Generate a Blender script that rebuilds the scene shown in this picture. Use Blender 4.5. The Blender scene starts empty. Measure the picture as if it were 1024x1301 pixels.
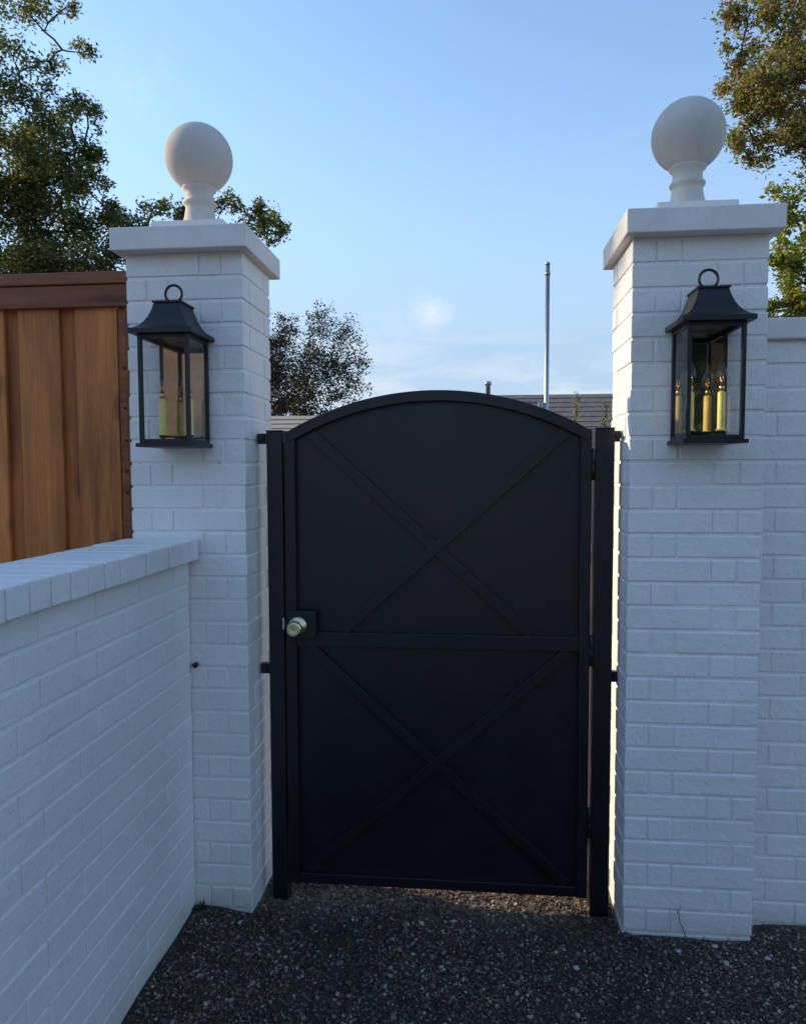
import bpy, bmesh, math, random
import numpy as np
from mathutils import Vector, Matrix
random.seed(7); rng = np.random.default_rng(7)
rad = math.radians
sc = bpy.context.scene
COL = sc.collection

# ------------------------------------------------------------------ camera
CAM_H = 1.5
FPX, CX, CY = 930.0, 512.0, 650.0            # photograph pixels (1024 x 1301)
PITCH, YAW, ROLL = rad(3.38), rad(5.65), rad(-0.19)
F = Vector((-math.sin(YAW)*math.cos(PITCH), math.cos(YAW)*math.cos(PITCH), -math.sin(PITCH)))
R0 = Vector((math.cos(YAW), math.sin(YAW), 0)); U0 = R0.cross(F)
RT = R0*math.cos(ROLL) + U0*math.sin(ROLL); UP = U0*math.cos(ROLL) - R0*math.sin(ROLL)
cam = bpy.data.cameras.new('camera'); camo = bpy.data.objects.new('camera', cam); COL.objects.link(camo)
cam.sensor_fit = 'VERTICAL'; cam.sensor_height = 36; cam.lens = 36*FPX/1301.0
cam.clip_start = 0.05; cam.clip_end = 2000
M = Matrix((RT, UP, -F)).transposed().to_4x4(); M.translation = (0, 0, CAM_H); camo.matrix_world = M
sc.camera = camo

def at(px, py, Y):
    """world point at depth Y (metres beyond the camera) for a measured direction"""
    d = F + RT*((px-CX)/FPX) - UP*((py-CY)/FPX)
    d = d*(Y/d.y); return Vector((d.x, d.y, d.z+CAM_H))

# ------------------------------------------------------------------ sky, sun, exposure
SUN_AZ, SUN_EL = rad(75), rad(24)           # azimuth to the left of +Y
w = bpy.data.worlds.new('World'); sc.world = w; w.use_nodes = True
nt = w.node_tree; nt.nodes.clear()
def N(nt, t, **k):
    n = nt.nodes.new(t)
    for a, b in k.items():
        if a.startswith('i_'): n.inputs[a[2:].replace('_', ' ')].default_value = b
        else: setattr(n, a, b)
    return n
def mathn(nt, op, a, b=None, clamp=False):
    n = nt.nodes.new('ShaderNodeMath'); n.operation = op; n.use_clamp = clamp
    for i, v in enumerate((a, b)):
        if v is None: continue
        if isinstance(v, (int, float)): n.inputs[i].default_value = v
        else: nt.links.new(v, n.inputs[i])
    return n.outputs[0]
def ramp(nt, fac, stops, interp='LINEAR'):
    n = nt.nodes.new('ShaderNodeValToRGB'); n.color_ramp.interpolation = interp
    e = n.color_ramp.elements
    while len(e) < len(stops): e.new(0.5)
    for el, (p, c) in zip(e, stops):
        el.position = p; el.color = (*c, 1) if len(c) == 3 else c
    nt.links.new(fac, n.inputs[0]); return n.outputs[0]
def mixc(nt, fac, a, b, mode='MIX'):
    n = nt.nodes.new('ShaderNodeMix'); n.data_type = 'RGBA'; n.blend_type = mode
    for i, v in ((0, fac), (6, a), (7, b)):
        if isinstance(v, (int, float)): n.inputs[i].default_value = v
        elif isinstance(v, tuple): n.inputs[i].default_value = (*v, 1) if len(v) == 3 else v
        else: nt.links.new(v, n.inputs[i])
    return n.outputs[2]
sky = N(nt, 'ShaderNodeTexSky', sky_type='NISHITA', sun_disc=False, sun_elevation=SUN_EL, sun_rotation=-SUN_AZ,
        altitude=100, air_density=1.1, dust_density=0.2, ozone_density=2.6)
tc = N(nt, 'ShaderNodeTexCoord'); sep = N(nt, 'ShaderNodeSeparateXYZ'); nt.links.new(tc.outputs['Generated'], sep.inputs[0])
zz = mathn(nt, 'MAXIMUM', sep.outputs[2], 0.02)
comb = N(nt, 'ShaderNodeCombineXYZ')
zo = mathn(nt, 'ADD', zz, 0.06)
nt.links.new(mathn(nt, 'DIVIDE', sep.outputs[0], zo), comb.inputs[0]); nt.links.new(mathn(nt, 'DIVIDE', sep.outputs[1], zo), comb.inputs[1])
cn = N(nt, 'ShaderNodeTexNoise', i_Scale=0.9, i_Detail=9.0, i_Roughness=0.62, i_Distortion=0.5); nt.links.new(comb.outputs[0], cn.inputs['Vector'])
cl = ramp(nt, cn.outputs[0], [(0.44, (0, 0, 0)), (0.68, (1, 1, 1))])
low = ramp(nt, zz, [(0.02, (0.9,)*3), (0.09, (0.85,)*3), (0.15, (0.35,)*3), (0.22, (0.0,)*3)], 'EASE')
veil = ramp(nt, zz, [(0.02, (0.95,)*3), (0.16, (0.88,)*3), (0.28, (0.45,)*3), (0.42, (0.12,)*3), (0.6, (0.0,)*3)])   # thin haze towards the horizon, all round
cmask = mathn(nt, 'MULTIPLY', cl, low)
def wisp(px, py, size, amt):
    d = (F + RT*((px-CX)/FPX) - UP*((py-CY)/FPX)).normalized()
    v = N(nt, 'ShaderNodeVectorMath', operation='DISTANCE'); nt.links.new(tc.outputs['Generated'], v.inputs[0]); v.inputs[1].default_value = d
    n2 = N(nt, 'ShaderNodeTexNoise', i_Scale=22.0, i_Detail=8.0, i_Roughness=0.62, i_Distortion=0.3); nt.links.new(tc.outputs['Generated'], n2.inputs['Vector'])
    m = mathn(nt, 'SUBTRACT', 1.0, mathn(nt, 'DIVIDE', v.outputs['Value'], size), True)
    m = mathn(nt, 'MULTIPLY', m, mathn(nt, 'MULTIPLY', mathn(nt, 'SUBTRACT', n2.outputs[0], 0.38, True), 4.0))
    return mathn(nt, 'MULTIPLY', m, amt, True)
cmask = mathn(nt, 'ADD', cmask, wisp(548, 392, 0.034, 0.8), True)
cmask = mathn(nt, 'ADD', cmask, wisp(172, 100, 0.06, 0.16), True)
cmask = mathn(nt, 'ADD', cmask, wisp(490, 438, 0.07, 0.22), True)
hazed = mixc(nt, veil, sky.outputs[0], (1.60, 2.16, 2.9))
skyc = mixc(nt, cmask, hazed, (3.15, 3.3, 3.5))
bg = N(nt, 'ShaderNodeBackground'); bg.inputs['Strength'].default_value = 0.11
nt.links.new(skyc, bg.inputs[0])
wo = N(nt, 'ShaderNodeOutputWorld'); nt.links.new(bg.outputs[0], wo.inputs[0])

sun = bpy.data.lights.new('sun', 'SUN'); suno = bpy.data.objects.new('sun', sun); COL.objects.link(suno)
sun.energy = 2.0; sun.angle = rad(0.5); sun.color = (1.0, 0.79, 0.52)
sd = Vector((-math.sin(SUN_AZ)*math.cos(SUN_EL), math.cos(SUN_AZ)*math.cos(SUN_EL), math.sin(SUN_EL)))
suno.rotation_euler = (-sd).to_track_quat('-Z', 'Y').to_euler()
vs = sc.view_settings; vs.view_transform = 'Standard'; vs.look = 'None'; vs.gamma = 1; vs.use_curve_mapping = False
vs.exposure = 1.38
sc.cycles.max_bounces = 7; sc.cycles.diffuse_bounces = 4; sc.cycles.glossy_bounces = 4; sc.cycles.transparent_max_bounces = 10

# ------------------------------------------------------------------ materials
def new_mat(name):
    m = bpy.data.materials.new(name); m.use_nodes = True
    return m, m.node_tree, m.node_tree.nodes['Principled BSDF']
def noise(nt, scale, detail=4, rough=0.55, coord='Object', stretch=None, dist=0.0):
    t = N(nt, 'ShaderNodeTexCoord'); n = N(nt, 'ShaderNodeTexNoise', i_Scale=scale, i_Detail=detail, i_Roughness=rough, i_Distortion=dist)
    src = t.outputs[coord] if coord != 'World' else N(nt, 'ShaderNodeNewGeometry').outputs['Position']
    if stretch:
        mp = N(nt, 'ShaderNodeMapping'); mp.inputs['Scale'].default_value = stretch; nt.links.new(src, mp.inputs[0]); src = mp.outputs[0]
    nt.links.new(src, n.inputs['Vector']); return n.outputs[0]
def bump(nt, p, h, strength, dist, prev=None):
    b = N(nt, 'ShaderNodeBump'); b.inputs['Strength'].default_value = strength; b.inputs['Distance'].default_value = dist
    nt.links.new(h, b.inputs['Height'])
    if prev is not None: nt.links.new(prev, b.inputs['Normal'])
    nt.links.new(b.outputs[0], p.inputs['Normal']); return b.outputs[0]
MAT = {}
def m_paint():
    m, nt, p = new_mat('white_masonry_paint')
    big = noise(nt, 2.2, 5, 0.6, 'World'); fine = noise(nt, 60, 5, 0.6, 'World'); pit = noise(nt, 130, 2, 0.5, 'World')
    c = ramp(nt, big, [(0.3, (0.805, 0.795, 0.775)), (0.7, (0.87, 0.86, 0.84))])
    oi = N(nt, 'ShaderNodeObjectInfo')
    c = mixc(nt, 1.0, c, ramp(nt, oi.outputs['Random'], [(0, (0.955, 0.955, 0.95)), (1, (1, 1, 1))]), 'MULTIPLY')
    spk = ramp(nt, pit, [(0.27, (1, 1, 1)), (0.33, (0, 0, 0))])
    c = mixc(nt, mathn(nt, 'MULTIPLY', spk, 0.55), c, (0.36, 0.36, 0.35))
    # splash dirt near the ground
    g = N(nt, 'ShaderNodeNewGeometry'); s = N(nt, 'ShaderNodeSeparateXYZ'); nt.links.new(g.outputs['Position'], s.inputs[0])
    d = mathn(nt, 'MULTIPLY', ramp(nt, s.outputs[2], [(0.0, (1, 1, 1)), (0.10, (0, 0, 0))]), noise(nt, 14, 5, 0.7, 'World'))
    c = mixc(nt, mathn(nt, 'MULTIPLY', d, 0.55), c, (0.30, 0.27, 0.23))
    nt.links.new(c, p.inputs['Base Color']); p.inputs['Roughness'].default_value = 0.62
    b = bump(nt, p, noise(nt, 16, 5, 0.65, 'World'), 0.7, 0.008); b = bump(nt, p, fine, 0.5, 0.003, b); bump(nt, p, spk, -0.5, 0.002, b)
    return m
def m_stone(name, a, b_):
    m, nt, p = new_mat(name)
    c = ramp(nt, noise(nt, 7, 6, 0.65, 'World'), [(0.3, a), (0.7, b_)])
    sp = ramp(nt, noise(nt, 220, 2, 0.5, 'World'), [(0.66, (0, 0, 0)), (0.74, (1, 1, 1))])
    c = mixc(nt, mathn(nt, 'MULTIPLY', sp, 0.45), c, (0.30, 0.28, 0.25))
    st = ramp(nt, noise(nt, 3.0, 6, 0.7, 'World', (3, 3, 0.6)), [(0.5, (0, 0, 0)), (0.75, (1, 1, 1))])
    c = mixc(nt, mathn(nt, 'MULTIPLY', st, 0.22), c, (0.36, 0.33, 0.28))
    nt.links.new(c, p.inputs['Base Color']); p.inputs['Roughness'].default_value = 0.8
    bump(nt, p, noise(nt, 120, 5, 0.7, 'World'), 0.35, 0.002)
    return m
def m_metal_paint(name, col, rough, bumpy=0.15, scale=260):
    m, nt, p = new_mat(name)
    c = ramp(nt, noise(nt, 5, 5, 0.6, 'World'), [(0.3, tuple(x*0.85 for x in col)), (0.7, tuple(x*1.2 for x in col))])
    dust = ramp(nt, noise(nt, 30, 6, 0.75, 'World'), [(0.6, (0, 0, 0)), (0.85, (1, 1, 1))])
    c = mixc(nt, mathn(nt, 'MULTIPLY', dust, 0.05), c, (0.22, 0.20, 0.18))
    nt.links.new(c, p.inputs['Base Color'])
    nt.links.new(ramp(nt, noise(nt, 9, 4, 0.6, 'World'), [(0.3, (rough-0.05,)*3), (0.7, (rough+0.08,)*3)]), p.inputs['Roughness'])
    bump(nt, p, noise(nt, scale, 3, 0.5, 'World'), bumpy, 0.001)
    return m
def m_wood(name, light, dark, stretch=(28, 28, 1.6), knots=True):
    m, nt, p = new_mat(name)
    oi = N(nt, 'ShaderNodeObjectInfo')
    t = N(nt, 'ShaderNodeTexCoord'); add = N(nt, 'ShaderNodeVectorMath', operation='ADD')
    sc_ = N(nt, 'ShaderNodeVectorMath', operation='SCALE'); cm = N(nt, 'ShaderNodeCombineXYZ')
    for i in range(3): nt.links.new(oi.outputs['Random'], cm.inputs[i])
    nt.links.new(cm.outputs[0], sc_.inputs[0]); sc_.inputs['Scale'].default_value = 37.0
    nt.links.new(t.outputs['Object'], add.inputs[0]); nt.links.new(sc_.outputs[0], add.inputs[1])
    def ns(scale, detail, rough, st, dist=0.0):
        mp = N(nt, 'ShaderNodeMapping'); mp.inputs['Scale'].default_value = st; nt.links.new(add.outputs[0], mp.inputs[0])
        n = N(nt, 'ShaderNodeTexNoise', i_Scale=scale, i_Detail=detail, i_Roughness=rough, i_Distortion=dist); nt.links.new(mp.outputs[0], n.inputs['Vector']); return n.outputs[0]
    gr = ns(1.0, 8, 0.7, stretch, 0.6); fi = ns(5.0, 4, 0.6, stretch); bl = ns(1.0, 3, 0.5, tuple(max(1.2, s*0.12) for s in stretch))
    f = mathn(nt, 'ADD', mathn(nt, 'MULTIPLY', gr, 0.55), mathn(nt, 'MULTIPLY', bl, 0.45))
    c = ramp(nt, f, [(0.36, dark), (0.50, tuple(0.55*a+0.45*b for a, b in zip(light, dark))), (0.62, light)])
    c = mixc(nt, 0.35, c, ramp(nt, fi, [(0.3, (0.55,)*3), (0.65, (1.1,)*3)]), 'MULTIPLY')
    c = mixc(nt, 1.0, c, ramp(nt, oi.outputs['Random'], [(0, (0.78, 0.74, 0.72)), (0.5, (0.95, 0.92, 0.9)), (1, (1.08, 1.05, 1.0))]), 'MULTIPLY')
    hh = gr
    if knots:
        v = N(nt, 'ShaderNodeTexVoronoi', i_Scale=1.0, i_Randomness=1.0)
        mp = N(nt, 'ShaderNodeMapping'); mp.inputs['Scale'].default_value = (7, 7, 3.6) if stretch[2] < stretch[0] else (3.6, 7, 7)
        nt.links.new(add.outputs[0], mp.inputs[0]); nt.links.new(mp.outputs[0], v.inputs['Vector'])
        dd = mathn(nt, 'ADD', v.outputs['Distance'], mathn(nt, 'MULTIPLY', mathn(nt, 'SUBTRACT', gr, 0.5), 0.22))
        k = ramp(nt, dd, [(0.05, (1, 1, 1)), (0.17, (0.55,)*3), (0.27, (0, 0, 0))])
        sel = ramp(nt, N(nt, 'ShaderNodeSeparateColor').outputs[0], [(0.0, (0,)*3), (1, (1,)*3)])
        sepc = sel.node.inputs[0].links[0].from_node; nt.links.new(v.outputs['Color'], sepc.inputs[0])
        sel.node.color_ramp.elements[0].position = 0.30; sel.node.color_ramp.elements[1].position = 0.36
        c = mixc(nt, mathn(nt, 'MULTIPLY', k, mathn(nt, 'MULTIPLY', sel, 0.85)), c, (0.035, 0.012, 0.006))
    nt.links.new(c, p.inputs['Base Color']); p.inputs['Roughness'].default_value = 0.6
    bump(nt, p, hh, 0.4, 0.003)
    return m
def m_leaf(name, stops, trans=0.45, rough=0.5):
    m, nt, p = new_mat(name)
    g = N(nt, 'ShaderNodeNewGeometry')
    c = ramp(nt, g.outputs['Random Per Island'], stops)
    nt.links.new(c, p.inputs['Base Color']); p.inputs['Roughness'].default_value = rough
    tr = N(nt, 'ShaderNodeBsdfTranslucent'); nt.links.new(mixc(nt, 1.0, c, (1.7, 1.6, 0.7), 'MULTIPLY'), tr.inputs[0])
    mx = N(nt, 'ShaderNodeMixShader'); mx.inputs[0].default_value = trans
    nt.links.new(p.outputs[0], mx.inputs[1]); nt.links.new(tr.outputs[0], mx.inputs[2])
    nt.links.new(mx.outputs[0], nt.nodes['Material Output'].inputs[0]); return m
def m_bark(name, a, b_):
    m, nt, p = new_mat(name)
    nt.links.new(ramp(nt, noise(nt, 14, 6, 0.7, 'Object', (1, 1, 0.25)), [(0.3, a), (0.7, b_)]), p.inputs['Base Color'])
    p.inputs['Roughness'].default_value = 0.9; bump(nt, p, noise(nt, 20, 6, 0.7, 'Object', (1, 1, 0.2)), 0.8, 0.02); return m
def m_plain(name, col, rough=0.5, metal=0.0, **k):
    m, nt, p = new_mat(name)
    c = ramp(nt, noise(nt, 40, 4, 0.6, 'World'), [(0.3, tuple(x*0.88 for x in col)), (0.7, tuple(min(1, x*1.08) for x in col))])
    nt.links.new(c, p.inputs['Base Color']); p.inputs['Roughness'].default_value = rough; p.inputs['Metallic'].default_value = metal
    return m
def m_glass(name, tint=(0.97, 0.98, 0.98), ior=1.45, rough=0.015):
    m = bpy.data.materials.new(name); m.use_nodes = True; nt = m.node_tree; nt.nodes.clear()
    t = N(nt, 'ShaderNodeBsdfTransparent'); t.inputs[0].default_value = (*tint, 1)
    g = N(nt, 'ShaderNodeBsdfGlossy'); g.inputs['Roughness'].default_value = rough
    f = N(nt, 'ShaderNodeFresnel'); f.inputs[0].default_value = ior
    bf = N(nt, 'ShaderNodeNewGeometry').outputs['Backfacing']
    fr = mathn(nt, 'MULTIPLY', f.outputs[0], mathn(nt, 'SUBTRACT', 1.0, bf))   # reflect once per sheet: no internal reflection in a thin pane
    mx = N(nt, 'ShaderNodeMixShader'); nt.links.new(fr, mx.inputs[0]); nt.links.new(t.outputs[0], mx.inputs[1]); nt.links.new(g.outputs[0], mx.inputs[2])
    o = N(nt, 'ShaderNodeOutputMaterial'); nt.links.new(mx.outputs[0], o.inputs[0]); return m
def m_ground():
    m, nt, p = new_mat('gravel_bed')
    a = noise(nt, 9, 6, 0.7, 'World'); f = noise(nt, 150, 4, 0.7, 'World')
    c = ramp(nt, a, [(0.32, (0.034, 0.028, 0.024)), (0.65, (0.075, 0.062, 0.052))])
    c = mixc(nt, 0.6, c, ramp(nt, f, [(0.35, (0.4,)*3), (0.7, (1.6,)*3)]), 'MULTIPLY')
    # bare tan soil and leaf litter on the far side of the gate, dry earth and lawn further off
    g = N(nt, 'ShaderNodeNewGeometry'); s = N(nt, 'ShaderNodeSeparateXYZ'); nt.links.new(g.outputs['Position'], s.inputs[0])
    yy = mathn(nt, 'ADD', s.outputs[1], mathn(nt, 'MULTIPLY', mathn(nt, 'SUBTRACT', noise(nt, 7, 4, 0.6, 'World'), 0.5), 0.5))
    far = ramp(nt, mathn(nt, 'SUBTRACT', yy, 2.0), [(0.30, (0, 0, 0)), (0.50, (1, 1, 1))])
    c = mixc(nt, far, c, ramp(nt, noise(nt, 60, 6, 0.7, 'World'), [(0.3, (0.10, 0.07, 0.045)), (0.7, (0.34, 0.26, 0.17))]))
    nt.links.new(c, p.inputs['Base Color']); p.inputs['Roughness'].default_value = 0.95
    b = bump(nt, p, noise(nt, 90, 6, 0.75, 'World'), 0.9, 0.015); return m
def m_gravel():
    m, nt, p = new_mat('gravel_stone')
    g = N(nt, 'ShaderNodeNewGeometry'); r = g.outputs['Random Per Island']
    c = ramp(nt, r, [(0.0, (0.045, 0.038, 0.034)), (0.45, (0.100, 0.078, 0.062)), (0.75, (0.175, 0.138, 0.110)), (0.90, (0.26, 0.225, 0.195)), (0.97, (0.42, 0.38, 0.34)), (1.0, (0.55, 0.52, 0.48))])
    c = mixc(nt, 0.7, c, ramp(nt, noise(nt, 3.2, 5, 0.65, 'World'), [(0.36, (0.42, 0.36, 0.31)), (0.6, (1.15, 0.98, 0.86))]), 'MULTIPLY')
    nt.links.new(c, p.inputs['Base Color']); p.inputs['Roughness'].default_value = 0.85
    bump(nt, p, noise(nt, 400, 3, 0.6, 'World'), 0.4, 0.002); return m
MAT['paint'] = m_paint()
MAT['stone'] = m_stone('cast_stone_cap', (0.74, 0.71, 0.67), (0.83, 0.80, 0.76))
MAT['ball'] = m_stone('cast_stone_ball', (0.56, 0.515, 0.46), (0.66, 0.615, 0.555))
MAT['gate'] = m_metal_paint('black_gate_paint', (0.0065, 0.0068, 0.0110), 0.38)
MAT['panel'] = m_metal_paint('black_sheet_paint', (0.0070, 0.0074, 0.0125), 0.35, 0.06, 120)
MAT['lantern'] = m_metal_paint('lantern_black', (0.005, 0.006, 0.009), 0.42, 0.25, 400)
MAT['cedar'] = m_wood('cedar_board', (0.76, 0.28, 0.065), (0.28, 0.078, 0.017))
MAT['cedar_back'] = m_wood('cedar_back_board', (0.68, 0.235, 0.055), (0.26, 0.07, 0.016))
MAT['cedar_trim'] = m_wood('cedar_trim', (0.38, 0.125, 0.045), (0.13, 0.038, 0.015), (1.6, 28, 28))
MAT['ground'] = m_ground(); MAT['gravel'] = m_gravel()
MAT['brass'] = m_plain('satin_brass', (0.80, 0.72, 0.44), 0.34, 1.0)
MAT['steel'] = m_plain('bare_steel', (0.55, 0.55, 0.54), 0.35, 1.0)
MAT['galv'] = m_plain('galvanised_steel', (0.36, 0.40, 0.44), 0.42, 0.85)
MAT['mirror'] = m_plain('polished_back_plate', (0.62, 0.60, 0.57), 0.045, 1.0)
MAT['candle'] = m_plain('ivory_candle_sleeve', (0.88, 0.68, 0.17), 0.45)
MAT['socket'] = m_plain('brass_socket', (0.7, 0.5, 0.25), 0.3, 1.0)
MAT['filament'] = m_plain('copper_filament', (0.85, 0.42, 0.2), 0.3, 1.0)
MAT['glass'] = m_glass('lantern_glass'); MAT['bulb'] = m_glass('bulb_glass', (0.96, 0.96, 0.95), 1.6)
MAT['rust'] = m_plain('nail', (0.06, 0.035, 0.025), 0.7, 0.5)

# ------------------------------------------------------------------ helpers
def link(name, me, mat, parent=None, loc=(0, 0, 0), rot=(0, 0, 0), **props):
    o = bpy.data.objects.new(name, me); COL.objects.link(o)
    if mat is not None and me is not None and not me.materials: me.materials.append(MAT[mat] if isinstance(mat, str) else mat)
    o.location = loc; o.rotation_euler = rot
    if parent is not None: o.parent = parent
    for k, v in props.items(): o[k] = v
    return o
def thing(name, label, cat, loc=(0, 0, 0), group=None):
    o = bpy.data.objects.new(name, None); COL.objects.link(o); o.location = loc; o.empty_display_size = 0.1
    o['label'] = label; o['category'] = cat
    if group: o['group'] = group
    return o
_bc = {}
def box(dx, dy, dz, bev=0.003, seg=1, mat='paint'):
    key = (round(dx, 3), round(dy, 3), round(dz, 3), bev, seg, mat)
    if key in _bc: return _bc[key]
    bm = bmesh.new(); bmesh.ops.create_cube(bm, size=1.0); bmesh.ops.scale(bm, vec=(dx, dy, dz), verts=bm.verts)
    if bev: bmesh.ops.bevel(bm, geom=bm.edges[:], offset=bev, segments=seg, profile=0.5, affect='EDGES')
    me = bpy.data.meshes.new('block'); bm.to_mesh(me); bm.free()
    me.materials.append(MAT[mat]); _bc[key] = me
    return me
def bx(name, x0, x1, y0, y1, z0, z1, mat, parent, bev=0.002, seg=1, rot=(0, 0, 0), **p):
    """box given in the parent's coordinates (parents are unrotated)"""
    return link(name, box(x1-x0, y1-y0, z1-z0, bev, seg, mat), mat, parent, ((x0+x1)/2, (y0+y1)/2, (z0+z1)/2), rot, **p)
def mesh(name, v, f, mat, parent=None, smooth=False, loc=(0, 0, 0), **p):
    me = bpy.data.meshes.new(name); me.from_pydata([tuple(a) for a in v], [], f); me.update()
    if smooth: me.polygons.foreach_set('use_smooth', [True]*len(me.polygons))
    return link(name, me, mat, parent, loc, **p)
def lathe(profile, n=40):
    v = []; f = []
    for r, z in profile:
        for i in range(n):
            a = 2*math.pi*i/n; v.append((r*math.cos(a), r*math.sin(a), z))
    for k in range(len(profile)-1):
        for i in range(n):
            j = (i+1) % n; f.append((k*n+i, k*n+j, (k+1)*n+j, (k+1)*n+i))
    f.append(tuple(range(n))[::-1]); f.append(tuple((len(profile)-1)*n+i for i in range(n)))
    return v, f
def tube(pts, radii, n=8):
    """tapered tube through points -> verts, faces"""
    v = []; f = []; pts = [Vector(p) for p in pts]
    for k, p in enumerate(pts):
        t = (pts[min(k+1, len(pts)-1)] - pts[max(k-1, 0)]).normalized()
        a = t.cross(Vector((0, 0, 1)) if abs(t.z) < 0.9 else Vector((1, 0, 0))).normalized(); b = t.cross(a)
        for i in range(n):
            q = 2*math.pi*i/n; v.append(p + (a*math.cos(q) + b*math.sin(q))*radii[k])
    for k in range(len(pts)-1):
        for i in range(n):
            j = (i+1) % n; f.append((k*n+i, k*n+j, (k+1)*n+j, (k+1)*n+i))
    f.append(tuple(range(n))[::-1]); f.append(tuple((len(pts)-1)*n+i for i in range(n)))
    return v, f
def merge(parts):
    V = []; Fc = []
    for v, f in parts:
        o = len(V); V += [tuple(a) for a in v]; Fc += [tuple(i+o for i in q) for q in f]
    return V, Fc
def torus(R, r, n=32, k=10):
    v = []; f = []
    for i in range(n):
        a = 2*math.pi*i/n
        for j in range(k):
            b = 2*math.pi*j/k; q = R + r*math.cos(b); v.append((q*math.cos(a), r*math.sin(b), q*math.sin(a)))
    for i in range(n):
        for j in range(k):
            f.append((i*k+j, ((i+1) % n)*k+j, ((i+1) % n)*k+(j+1) % k, i*k+(j+1) % k))
    return v, f
def rotz(v, a): c, s = math.cos(a), math.sin(a); return [(c*x-s*y, s*x+c*y, z) for x, y, z in v]

# ------------------------------------------------------------------ ground
def hz(x, y):
    return 0.010*math.sin(3.1*x+1.0)*math.sin(2.3*y+0.5) + 0.006*math.sin(9*x+4*y) + 0.005*math.sin(13*y-7*x+1) \
        - 0.020*math.exp(-((y-2.46)/0.16)**2) * (1 if abs(x) < 0.75 else math.exp(-((abs(x)-0.75)/0.1)**2))
def axis(lo, hi, n, ext): return [-e for e in ext[::-1]] + list(np.linspace(lo, hi, n)) + list(ext)
gx = axis(-3, 3, 151, (5, 9, 20, 60, 300)); gy = [-300, -60, -20, -8, -4, -2] + list(np.linspace(-0.5, 4.0, 121)) + [6, 9, 14, 25, 60, 300]
V = []; Fc = []
for y in gy:
    for x in gx:
        k = 1.0 if (-3.1 < x < 3.1 and -0.6 < y < 4.1) else 0.0
        V.append((x, y, hz(x, y)*k - 0.006))
W = len(gx)
for j in range(len(gy)-1):
    for i in range(W-1): Fc.append((j*W+i, j*W+i+1, (j+1)*W+i+1, (j+1)*W+i))
mesh('ground', V, Fc, 'ground', smooth=True, kind='structure')

# added unseen pale slabs behind the camera, bouncing sunlight onto the brickwork
def m_concrete():
    m, nt, p = new_mat('bounce_concrete')
    c = ramp(nt, noise(nt, 1.3, 6, 0.65, 'World'), [(0.3, (0.40, 0.375, 0.34)), (0.7, (0.50, 0.475, 0.44))])
    nt.links.new(c, p.inputs['Base Color']); p.inputs['Roughness'].default_value = 0.9; bump(nt, p, noise(nt, 160, 4, 0.7, 'World'), 0.4, 0.003); return m
MAT['concrete'] = m_concrete()
bounce = link('bounce_slabs', None, None, None, (0, 0, 0)); bounce['kind'] = 'structure'
for i in range(5):
    for j in range(3): bx('slab', -7.49+3*i, -4.51+3*i, -9.79+2.2*j, -7.61+2.2*j, -0.1, 0.03, 'concrete', bounce, 0.008)

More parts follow.
